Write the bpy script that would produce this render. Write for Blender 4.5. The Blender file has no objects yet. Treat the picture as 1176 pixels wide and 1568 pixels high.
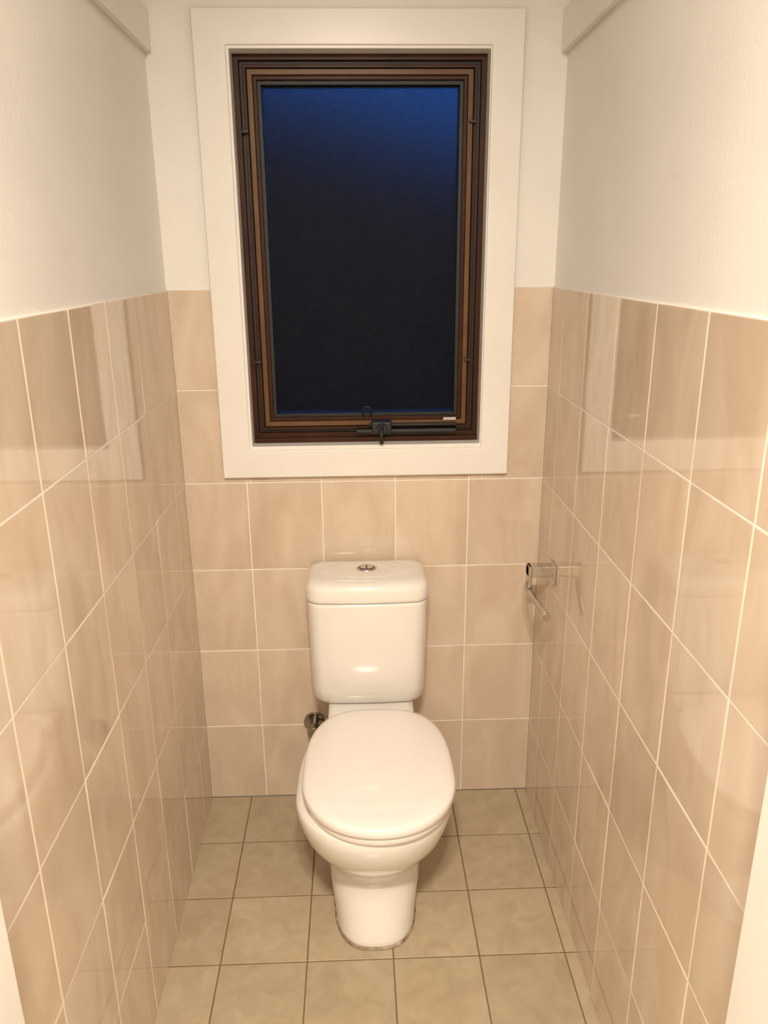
import bpy, bmesh, math, random
from mathutils import Matrix, Vector, Euler
random.seed(4)
r=.2525; W=.9708; c=.2013; TOP=6*r
AL=.1235; AR=.126      # first tile joint on the side walls

# ---------------- materials ----------------
def mat(name,col,rough=.5,metal=0,coat=0,spec=.5):
    m=bpy.data.materials.new(name); m.use_nodes=True
    b=m.node_tree.nodes['Principled BSDF']
    b.inputs['Base Color'].default_value=(*col,1); b.inputs['Roughness'].default_value=rough
    b.inputs['Metallic'].default_value=metal; b.inputs['Coat Weight'].default_value=coat
    b.inputs['Coat Roughness'].default_value=.03
    b.inputs['Specular IOR Level'].default_value=spec
    return m
def noise_mix(m,c1,c2,scale,detail=4,vec_scale=(1,1,1),attr=False,bump=0,bscale=200,contrast=(.3,.7),var=.06,vrot=(0,0,0),bdist=.002,bdetail=2):
    nt=m.node_tree; n=nt.nodes; l=nt.links; b=n['Principled BSDF']
    tc=n.new('ShaderNodeTexCoord'); mp=n.new('ShaderNodeMapping'); mp.inputs['Scale'].default_value=vec_scale
    mp.inputs['Rotation'].default_value=vrot
    l.new(tc.outputs['Object'],mp.inputs['Vector']); vec=mp.outputs['Vector']
    if attr:
        at=n.new('ShaderNodeAttribute'); at.attribute_name='rnd'
        vm=n.new('ShaderNodeVectorMath'); vm.operation='SCALE'; vm.inputs[0].default_value=(7,13,5)
        l.new(at.outputs['Fac'],vm.inputs['Scale'])
        va=n.new('ShaderNodeVectorMath'); l.new(vec,va.inputs[0]); l.new(vm.outputs[0],va.inputs[1]); vec=va.outputs[0]
    no=n.new('ShaderNodeTexNoise'); no.inputs['Scale'].default_value=scale; no.inputs['Detail'].default_value=detail
    no.inputs['Distortion'].default_value=.8 if attr else 0
    l.new(vec,no.inputs['Vector'])
    cr=n.new('ShaderNodeValToRGB'); cr.color_ramp.elements[0].position=contrast[0]; cr.color_ramp.elements[1].position=contrast[1]
    cr.color_ramp.elements[0].color=(*c1,1); cr.color_ramp.elements[1].color=(*c2,1)
    l.new(no.outputs['Fac'],cr.inputs['Fac']); out=cr.outputs['Color']
    if attr:
        mr=n.new('ShaderNodeMapRange'); mr.inputs['To Min'].default_value=1-var; mr.inputs['To Max'].default_value=1+var*.6
        l.new(at.outputs['Fac'],mr.inputs['Value'])
        mm=n.new('ShaderNodeVectorMath'); mm.operation='SCALE'; l.new(out,mm.inputs[0]); l.new(mr.outputs[0],mm.inputs['Scale']); out=mm.outputs[0]
    l.new(out,b.inputs['Base Color'])
    if bump:
        n2=n.new('ShaderNodeTexNoise'); n2.inputs['Scale'].default_value=bscale; n2.inputs['Detail'].default_value=bdetail; l.new(tc.outputs['Object'],n2.inputs['Vector'])
        bu=n.new('ShaderNodeBump'); bu.inputs['Strength'].default_value=bump; bu.inputs['Distance'].default_value=bdist
        l.new(n2.outputs['Fac'],bu.inputs['Height']); l.new(bu.outputs[0],b.inputs['Normal'])
    return m
M_plaster=noise_mix(mat('wall_paint',(.8,.78,.74),.4),(.79,.775,.74),(.83,.815,.78),6,bump=.2,bscale=110)
M_trim=noise_mix(mat('trim_paint',(.8,.79,.76),.3),(.79,.775,.74),(.82,.805,.77),9,bump=.05,bscale=60)
M_tile=noise_mix(mat('wall_tile',(.7,.55,.45),.045,spec=.8),(.59,.465,.355),(.68,.56,.445),11,7,(1,1,.4),attr=True,bump=.05,bscale=9,contrast=(.34,.64),var=.045,vrot=(.3,.3,0))
M_grout=mat('wall_grout',(.88,.85,.79),.7)
M_ftile=noise_mix(mat('floor_tile',(.5,.42,.3),.24,spec=.5),(.40,.32,.215),(.475,.39,.27),18,9,attr=True,bump=.12,bscale=90)
M_fgrout=mat('floor_grout',(.17,.115,.065),.9)
M_porc=mat('porcelain',(.80,.78,.74),.10,coat=.7)
M_seat=mat('seat_plastic',(.84,.80,.775),.12,coat=.4)
M_dark=mat('black_rubber',(.008,.007,.006),.5)
M_dirt=noise_mix(mat('stained_sealant',(.3,.2,.12),.8),(.14,.08,.045),(.5,.43,.33),60,4)
M_chrome=mat('chrome',(.62,.60,.58),.10,1)
M_brown=noise_mix(mat('brown_frame',(.05,.018,.008),.4,spec=.2),(.034,.010,.0035),(.055,.017,.006),12)
M_bronze=noise_mix(mat('bronze_frame',(.16,.08,.035),.38,spec=.3),(.105,.050,.018),(.15,.073,.027),15)
M_glass=mat('frosted_glass',(.85,.9,1),.30)
g=M_glass.node_tree.nodes['Principled BSDF']; g.inputs['Transmission Weight'].default_value=1; g.inputs['IOR'].default_value=1.14
noise_mix(M_glass,(.66,.7,.8),(.96,.97,1),150,6,bump=.6,bscale=420,bdetail=4,contrast=(.35,.65))
M_sticker=mat('sticker',(.5,.5,.45),.5)
M_bulb=mat('lamp_glass',(1,1,1),.4); bb=M_bulb.node_tree.nodes['Principled BSDF']; bb.inputs['Emission Color'].default_value=(1,.82,.6,1); bb.inputs['Emission Strength'].default_value=6

# ---------------- mesh helpers ----------------
def mkobj(name,verts,faces,mats,midx=None,parent=None,smooth=False,rnd=None,bevel=0,seg=2):
    me=bpy.data.meshes.new(name); me.from_pydata([tuple(v) for v in verts],[],faces); me.update()
    for m in (mats if isinstance(mats,list) else [mats]): me.materials.append(m)
    if midx: me.polygons.foreach_set('material_index',midx)
    if rnd is not None:
        a=me.attributes.new('rnd','FLOAT','FACE'); a.data.foreach_set('value',rnd)
    bm=bmesh.new(); bm.from_mesh(me); bmesh.ops.recalc_face_normals(bm,faces=bm.faces); bm.to_mesh(me); bm.free()
    if smooth: me.polygons.foreach_set('use_smooth',[True]*len(me.polygons))
    o=bpy.data.objects.new(name,me); bpy.context.scene.collection.objects.link(o)
    if parent: o.parent=parent
    if bevel:
        b=o.modifiers.new('bevel','BEVEL'); b.width=bevel; b.segments=seg; b.limit_method='ANGLE'
        me.polygons.foreach_set('use_smooth',[True]*len(me.polygons))
        w=o.modifiers.new('wn','WEIGHTED_NORMAL'); w.keep_sharp=True
    return o
def empty(name):
    e=bpy.data.objects.new(name,None); bpy.context.scene.collection.objects.link(e); e.empty_display_size=.1; return e
class MB:
    def __init__(s): s.v=[];s.f=[];s.m=[];s.r=[]
    def box(s,x0,x1,y0,y1,z0,z1,m=0):
        b=len(s.v)
        s.v+=[(x,y,z) for x in(x0,x1) for y in(y0,y1) for z in(z0,z1)]
        for f in [(0,1,3,2),(4,6,7,5),(0,4,5,1),(2,3,7,6),(0,2,6,4),(1,5,7,3)]:
            s.f.append(tuple(b+i for i in f)); s.m.append(m); s.r.append(0.)
    def tile(s,u0,u1,v0,v1,T,g=.0028,m=1,tilt=.0003,ch=.0012,dep=.0016):
        g/=2; u0+=g;u1-=g;v0+=g;v1-=g
        if u1-u0<.004 or v1-v0<.004: return
        rn=random.random(); a,b_=[random.uniform(-tilt,tilt) for _ in range(2)]
        uv=[(0,0),(1,0),(1,1),(0,1)]
        nn=[a*(2*p-1)+b_*(2*q_-1) for p,q_ in uv]
        ins=[T(u0+ch if p==0 else u1-ch, v0+ch if q_==0 else v1-ch, n) for (p,q_),n in zip(uv,nn)]
        out=[T(u0 if p==0 else u1, v0 if q_==0 else v1, n-ch*.6) for (p,q_),n in zip(uv,nn)]
        low=[T(u0 if p==0 else u1, v0 if q_==0 else v1, -dep-.001) for (p,q_) in uv]
        b=len(s.v); s.v+=ins+out+low
        s.f.append((b,b+1,b+2,b+3)); s.m.append(m); s.r.append(rn)
        for i in range(4):
            j=(i+1)%4
            s.f.append((b+i,b+4+i,b+4+j,b+j)); s.m.append(m); s.r.append(rn)
            s.f.append((b+4+i,b+8+i,b+8+j,b+4+j)); s.m.append(m); s.r.append(rn)
    def obj(s,name,mats,**k): return mkobj(name,s.v,s.f,mats,s.m,rnd=s.r,**k)
def box(name,x0,x1,y0,y1,z0,z1,m,parent=None,bevel=.002):
    b=MB(); b.box(x0,x1,y0,y1,z0,z1); return b.obj(name,m,parent=parent,bevel=bevel)
def grid(lines,lo,hi):
    xs=[lo]+[x for x in sorted(lines) if lo+.004<x<hi-.004]+[hi]; return list(zip(xs,xs[1:]))
def ring(name,x0,x1,z0,z1,w,yf,yb,m,parent,bevel=.0015):
    v=[];f=[]
    for y in (yf,yb):
        v+=[(x0,y,z0),(x1,y,z0),(x1,y,z1),(x0,y,z1),(x0+w,y,z0+w),(x1-w,y,z0+w),(x1-w,y,z1-w),(x0+w,y,z1-w)]
    for i in range(4):
        j=(i+1)%4
        f+=[(i,j,4+j,4+i),(8+i,12+i,12+j,8+j),(i,8+i,8+j,j),(4+i,4+j,12+j,12+i)]
    return mkobj(name,v,f,m,parent=parent,bevel=bevel)
def loft(name,secs,m,parent=None,smooth=True,caps=True):
    n=len(secs[0]); v=[];f=[]
    for s in secs: v+=s
    for k in range(len(secs)-1):
        for i in range(n):
            j=(i+1)%n; f.append((k*n+i,k*n+j,(k+1)*n+j,(k+1)*n+i))
    if caps: f+=[tuple(range(n)),tuple(range((len(secs)-1)*n,len(secs)*n))]
    return mkobj(name,v,f,m,parent=parent,smooth=smooth)
def sgnp(a,e): return math.copysign(abs(a)**e,a)
def egg(cx,yf,yr,ym,hw,z,nf=2.1,nr=2.8,N=96):
    o=[]
    for i in range(N):
        t=2*math.pi*i/N; C,S=math.cos(t),math.sin(t)
        n=nr if S>0 else nf; a=(yr-ym) if S>0 else (ym-yf)
        o.append((cx+hw*sgnp(C,2/n), ym+a*sgnp(S,2/n), z))
    return o
def rrect(cx,cy,hx,hy,rad,z,k=8,bulge=0):
    o=[]
    for sx,sy,a0 in [(1,1,0),(-1,1,90),(-1,-1,180),(1,-1,270)]:
        for i in range(k+1):
            a=math.radians(a0+90*i/k); x=cx+sx*(hx-rad)+rad*math.cos(a); y=cy+sy*(hy-rad)+rad*math.sin(a)
            if sy<0: y-=bulge*(1-((x-cx)/hx)**2)
            o.append((x,y,z))
        if sx*sy>0:
            for i in range(1,8):
                x=(cx+(hx-rad)*sx)*(1-i/8)+(cx-(hx-rad)*sx)*(i/8); y=cy+sy*hy
                if sy<0: y-=bulge*(1-((x-cx)/hx)**2)
                o.append((x,y,z))
    return o
def cyl(name,p0,p1,ra,m,parent=None,rb=None,N=32,bevel=.001):
    p0=Vector(p0);p1=Vector(p1);d=(p1-p0).normalized(); up=Vector((0,0,1)) if abs(d.z)<.9 else Vector((1,0,0))
    a=d.cross(up).normalized(); b=d.cross(a); rb=ra if rb is None else rb
    secs=[[tuple(p+R*(a*math.cos(2*math.pi*i/N)+b*math.sin(2*math.pi*i/N))) for i in range(N)] for p,R in((p0,ra),(p1,rb))]
    v=secs[0]+secs[1]; f=[(i,(i+1)%N,N+(i+1)%N,N+i) for i in range(N)]+[tuple(range(N)),tuple(range(N,2*N))]
    return mkobj(name,v,f,m,parent=parent,bevel=bevel)
def tube(name,pts_,rad,m,parent):
    cu=bpy.data.curves.new(name,'CURVE'); cu.dimensions='3D'; s=cu.splines.new('BEZIER'); s.bezier_points.add(len(pts_)-1)
    for b,p in zip(s.bezier_points,pts_): b.co=p; b.handle_left_type=b.handle_right_type='AUTO'
    cu.bevel_depth=rad; cu.bevel_resolution=6; cu.use_fill_caps=True; cu.materials.append(m)
    o=bpy.data.objects.new(name,cu); bpy.context.scene.collection.objects.link(o); o.parent=parent; return o

# ---------------- room shell ----------------
H=2.45; YF=-1.347; PO=.006
rows=[k*r for k in range(7)]
OX0,OX1,OZ0,OZ1=.176,.805,1.096,2.060
b=MB()
b.box(-.1,OX0,PO,.1,0,H);b.box(OX1,W+.1,PO,.1,0,H);b.box(OX0,OX1,PO,.1,0,OZ0);b.box(OX0,OX1,PO,.1,OZ1,H)
b.box(0,W,.0012,PO,0,4*r,2); b.box(0,OX0,.0012,PO,4*r,TOP-.0005,2); b.box(OX1,W,.0012,PO,4*r,TOP-.0005,2)
b.box(OX0,OX1,.0012,PO,4*r,OZ0,2)
T=lambda u,v,n:(u,-n,v)
cols=[W-k*c for k in range(1,6)]
for z0,z1 in zip(rows[:4],rows[1:5]):
    for u0,u1 in grid(cols,0,W): b.tile(u0,u1,z0,z1,T)
for z0,z1 in zip(rows[4:6],rows[5:7]):
    for lo,hi in((0,OX0),(OX1,W)):
        for u0,u1 in grid(cols,lo,hi): b.tile(u0,u1,z0,z1,T)
for u0,u1 in grid(cols,OX0,OX1): b.tile(u0,u1,4*r,OZ0,T)
b.obj('wall_back',[M_plaster,M_tile,M_grout])
for side in('left','right'):
    b=MB()
    if side=='left': b.box(-.1,-PO,YF,0.006,0,H); b.box(-PO,-.0012,YF,0.001,0,TOP-.0005,2); T=lambda u,v,n:(n,u,v); a=AL
    else: b.box(W+PO,W+.1,YF,0.006,0,H); b.box(W+.0012,W+PO,YF,0.001,0,TOP-.0005,2); T=lambda u,v,n:(W-n,u,v); a=AR
    for z0,z1 in zip(rows[:6],rows[1:7]):
        for u0,u1 in grid([-(a+k*c) for k in range(8)],YF,0): b.tile(u0,u1,z0,z1,T,g=.0032)
    b.obj('wall_'+side,[M_plaster,M_tile,M_grout])
JX0,JX1=.054,W-.054
b=MB(); b.box(-.6,JX0-.02,YF-.1,YF,0,H); b.box(JX1+.02,1.6,YF-.1,YF,0,H); b.obj('wall_front',M_plaster)
d=empty('door_frame')
box('jamb_left',JX0-.02,JX0,YF-.115,YF+.012,0,H,M_trim,d); box('jamb_right',JX1,JX1+.02,YF-.115,YF+.012,0,H,M_trim,d)
b=MB(); b.box(-.7,-.6,-3.3,YF,0,H); b.obj('wall_hall_left',M_plaster)
b=MB(); b.box(1.6,1.7,-3.3,YF,0,H); b.obj('wall_hall_right',M_plaster)
b=MB(); b.box(-.6,1.6,-3.4,-3.3,0,H); b.obj('wall_hall_rear',M_plaster)
b=MB(); b.box(-.7,1.7,-3.4,.1,H,H+.1); b.obj('ceiling',M_plaster)
b=MB(); b.box(-.7,1.7,-3.4,.1,-.1,-.0013,0)
T=lambda u,v,n:(u,v,n)
for u0,u1 in grid([.5306+.2054*k for k in range(-6,6)],-.7,1.7):
    for v0,v1 in grid([-(.2025+.2045*k) for k in range(16)],-3.4,0): b.tile(u0,u1,v0,v1,T,g=.003,tilt=.0002)
b.obj('floor',[M_fgrout,M_ftile])

for i,(x0,x1) in enumerate([(-PO,.010),(W-.010,W+PO)]):
    e=empty('shelf_batten')
    box('batten',x0,x1,-1.2,.005,2.042,2.130,M_trim,e,.0015)
    xs=.0105 if i==0 else W-.0105
    for y in(-.15,-.7): cyl('screw',(xs-.002,y,2.112),(xs+.002,y,2.112),.0045,M_dark,e)

# ---------------- window ----------------
w=empty('window_1')
ring('architrave',.108,.8705,1.0285,2.127,.0745,-.019,.006,M_trim,w,.003)
X0,X1,Z0,Z1=.189,.793,1.113,2.046
ring('lining',X0-.013,X1+.013,Z0-.013,Z1+.013,.0130,-.013,.099,M_trim,w,.002)
box('frame_sill',X0+.001,X1-.001,.026,.095,Z0+.0005,Z0+.013,M_brown,w,.0015)
def rg(name,o0,wd,yf,m,yb=.095,bv=.0012): ring(name,X0+o0,X1-o0,Z0+.012+o0,Z1-o0,wd,yf,yb,m,w,bv)
rg('fixed_frame_outer',.0005,.013,.034,M_brown)
rg('fixed_frame_lip',.0135,.009,.046,M_dark)
rg('sash_outer',.0215,.008,.036,M_brown)
rg('sash_bead',.0295,.003,.044,M_dark)
rg('sash_face',.0325,.012,.032,M_bronze)
rg('sash_inner',.0445,.009,.042,M_brown)
rg('glazing_rubber',.0535,.009,.052,M_dark,bv=.0005)
box('glass',X0+.058,X1-.058,.066,.071,Z0+.070,Z1-.058,M_glass,w,0)
box('winder_body',.463,.735,.006,.032,1.138,1.151,M_dark,w,.004)
box('winder_arm',.50,.735,.018,.032,1.1555,1.163,M_dark,w,.002)
box('winder_mount',.505,.56,.004,.034,1.136,1.172,M_dark,w,.005)
cyl('winder_hub',(.533,.006,1.155),(.533,-.014,1.155),.012,M_dark,w)
tube('winder_handle',[(.533,-.012,1.160),(.531,-.022,1.148),(.531,-.024,1.118)],.005,M_dark,w)
tube('catch',[(.484,.033,1.18),(.487,.022,1.207),(.501,.022,1.207),(.505,.033,1.18)],.0028,M_dark,w)
box('sticker',.70,.734,.0305,.0325,1.169,1.176,M_sticker,w,0)
for x,z in((.206,1.879),(.766,1.90),(.206,1.33),(.766,1.33)):
    s=1 if x<.5 else -1
    box('clip',*sorted((x-.004*s,x+.014*s)),.026,.046,z-.004,z+.004,M_dark,w,.001); cyl('clip_screw',(x+.010*s,.021,z),(x+.010*s,.03,z),.003,M_bronze,w)

# ---------------- toilet ----------------
t=empty('toilet'); px=.491
S=[(0,-.582,-.10,-.41,.101,2.7,4),(.012,-.585,-.098,-.41,.1025,2.7,4),(.02,-.583,-.10,-.41,.1015,2.7,4),(.06,-.570,-.10,-.41,.107,2.6,4),(.11,-.552,-.10,-.40,.115,2.5,4),
   (.145,-.545,-.10,-.39,.119,2.3,4),(.172,-.550,-.10,-.39,.123,2.2,3.6),(.20,-.570,-.10,-.41,.131,2.15,3.4),(.23,-.598,-.11,-.43,.144,2.1,3.1),(.262,-.628,-.12,-.45,.158,2.1,3),
   (.295,-.652,-.14,-.47,.170,2.1,2.9),(.33,-.668,-.155,-.485,.178,2.1,2.8),(.36,-.677,-.17,-.495,.183,2.1,2.8),(.385,-.679,-.18,-.50,.184,2.1,2.8),(.392,-.675,-.185,-.50,.180,2.1,2.8),(.396,-.665,-.19,-.50,.17,2.1,2.8)]
loft('pan',[egg(px,yf,yr,ym,hw,z,nf,nr) for z,yf,yr,ym,hw,nf,nr in S],M_porc,t)
loft('base_sealant',[egg(px,-.5875,-.09,-.41,.105,.0003,2.7,4),egg(px,-.5870,-.09,-.41,.1045,.003,2.7,4),egg(px,-.5835,-.09,-.41,.101,.0055,2.7,4)],M_dirt,t)
loft('rear_deck',[rrect(px,-.135,hx,hy,.03,z) for z,hx,hy in [(.16,.09,.10),(.30,.105,.12),(.37,.116,.128),(.404,.117,.128),(.409,.113,.124)]],M_porc,t)
sx=.5025
def lid(s,z): 
    return egg(sx,-.51-(.190)*s,-.51+.287*s,-.51,.1785*s,z,2.12,3.0)
loft('seat',[lid(.945,.397),lid(.955,.400),lid(.955,.414),lid(.945,.417)],M_seat,t)
loft('seat_lid',[lid(.965,.4195),lid(.992,.4205),lid(1,.424),lid(1,.433),lid(.993,.438),lid(.978,.4415),lid(.93,.4445),lid(.8,.4475),lid(.6,.4495),lid(.35,.4505),lid(.1,.451)],M_seat,t)
for dx in(-.07,.07): cyl('hinge',(sx+dx-.018,-.222,.420),(sx+dx+.018,-.222,.420),.010,M_seat,t)
cx=.4855
B=[(.405,.118,.053),(.408,.132,.061),(.416,.144,.069),(.431,.1505,.0745),(.462,.1535,.078),(.55,.155,.0815),(.72,.158,.087),(.7305,.158,.087)]
loft('cistern',[rrect(cx,-.012-hy,hx,hy,min(.036,hy*.6),z,bulge=.006) for z,hx,hy in B],M_porc,t)
Lc=[(.7325,.158,.0885,.036),(.735,.1610,.0915,.038),(.742,.1615,.092,.038),(.766,.161,.0915,.038),(.775,.158,.089,.037),(.782,.152,.083,.035),(.786,.142,.074,.032),(.7875,.12,.06,.028),(.788,.08,.035,.02)]
loft('cistern_lid',[rrect(cx,-.099,hx,hy,ra,z+.001,bulge=.008*hx/.159) for z,hx,hy,ra in Lc],M_porc,t)
def ell(cx_,cy,a,b_,z,N=48): return [(cx_+a*math.cos(2*math.pi*i/N),cy+b_*math.sin(2*math.pi*i/N),z) for i in range(N)]
loft('lid_oval_relief',[ell(cx,-.093,.125,.062,.785),ell(cx,-.093,.125,.062,.7878),ell(cx,-.093,.122,.059,.7893),ell(cx,-.093,.118,.055,.7898),ell(cx,-.093,.06,.03,.7902)],M_porc,t)
loft('button_surround',[ell(cx,-.088,.0275,.024,.786),ell(cx,-.088,.0275,.024,.7915),ell(cx,-.088,.025,.0215,.793),ell(cx,-.088,.022,.0185,.793),ell(cx,-.088,.0215,.018,.7905)],M_chrome,t)
loft('button_well',[ell(cx,-.088,.0214,.0178,.7895),ell(cx,-.088,.0214,.0178,.7912)],M_dark,t,smooth=False)
for s in(-1,1):
    half=[(cx+s*(.0016+.0165*math.sin(math.pi*i/16)), -.088+.0135*math.cos(math.pi*i/16)) for i in range(17)]
    loft('flush_button',[[(x,y,.790) for x,y in half],[(x,y,.7945) for x,y in half]],M_chrome,t,smooth=False)

v=empty('water_stop_valve')
M_vd=mat('worn_chrome',(.32,.28,.24),.25,1)
cyl('escutcheon',(.323,0,.262),(.323,-.008,.262),.032,M_vd,v); cyl('stem',(.323,-.005,.262),(.323,-.045,.262),.011,M_vd,v)
cyl('handle',(.323,-.042,.262),(.323,-.064,.262),.021,M_vd,v,rb=.017); tube('hose',[(.335,-.03,.262),(.372,-.033,.262),(.385,-.045,.33),(.40,-.06,.41)],.006,M_vd,v)

h=empty('toilet_roll_holder')
box('wall_plate',W-.008,W-.0003,-.214,-.160,.780,.834,M_chrome,h,.002)
box('bracket',W-.070,W-.006,-.203,-.171,.800,.830,M_chrome,h,.003)
box('drop_plate',W-.070,W-.060,-.205,-.169,.774,.830,M_chrome,h,.003)
tube('arm',[(W-.065,-.187,.785),(W-.065,-.192,.768),(W-.061,-.222,.757),(W-.054,-.266,.750),(W-.048,-.312,.745)],.0085,M_chrome,h)
cyl('arm_tip',(W-.0485,-.306,.7455),(W-.0475,-.322,.7444),.0115,M_chrome,h)

# ---------------- lights ----------------
cl=empty('ceiling_light')
cyl('base',(.45,-2.15,H),(.45,-2.15,H-.025),.17,M_trim,cl)
for i,x in enumerate((.38,.52)):
    cyl('bulb_glass',(x,-2.15,H-.024),(x,-2.15,H-.05),.05,M_bulb,cl)
    li=bpy.data.lights.new('lamp','AREA'); li.shape='DISK'; li.size=.10; li.energy=34; li.color=(1,.865,.71)
    lo=bpy.data.objects.new('lamp',li); bpy.context.scene.collection.objects.link(lo); lo.location=(x,-2.15,H-.055); lo.parent=cl
# ---------------- world: dusk sky ----------------
wd=bpy.data.worlds.new('dusk'); bpy.context.scene.world=wd; wd.use_nodes=True; n=wd.node_tree.nodes; l=wd.node_tree.links
tc=n.new('ShaderNodeTexCoord'); sp=n.new('ShaderNodeSeparateXYZ'); l.new(tc.outputs['Generated'],sp.inputs[0])
ma=n.new('ShaderNodeMath'); ma.operation='MULTIPLY_ADD'; l.new(sp.outputs['X'],ma.inputs[0]); ma.inputs[1].default_value=.25; l.new(sp.outputs['Z'],ma.inputs[2])
cr=n.new('ShaderNodeValToRGB'); l.new(ma.outputs[0],cr.inputs['Fac']); e=cr.color_ramp.elements
e[0].position=0; e[0].color=(.003,.003,.006,1); e[1].position=.5; e[1].color=(.02,.13,.48,1)
x=e.new(.12); x.color=(.004,.006,.014,1); x=e.new(.22); x.color=(.01,.065,.27,1)
l.new(cr.outputs[0],n['Background'].inputs['Color']); n['Background'].inputs['Strength'].default_value=1

# ---------------- camera ----------------
cd=bpy.data.cameras.new('camera'); co=bpy.data.objects.new('camera',cd); bpy.context.scene.collection.objects.link(co)
R=Matrix.Rotation(-.0333361,4,'Z')@Matrix.Rotation(math.pi/2-.314978,4,'X')@Matrix.Rotation(-.00819163,4,'Z')
co.matrix_world=Matrix.Translation((.467986,-2.06289,1.59244))@R
cd.sensor_fit='VERTICAL'; cd.sensor_height=36; cd.lens=1204.39/1568*36; cd.clip_start=.02
bpy.context.scene.camera=co
bpy.context.scene.view_settings.view_transform='Standard'
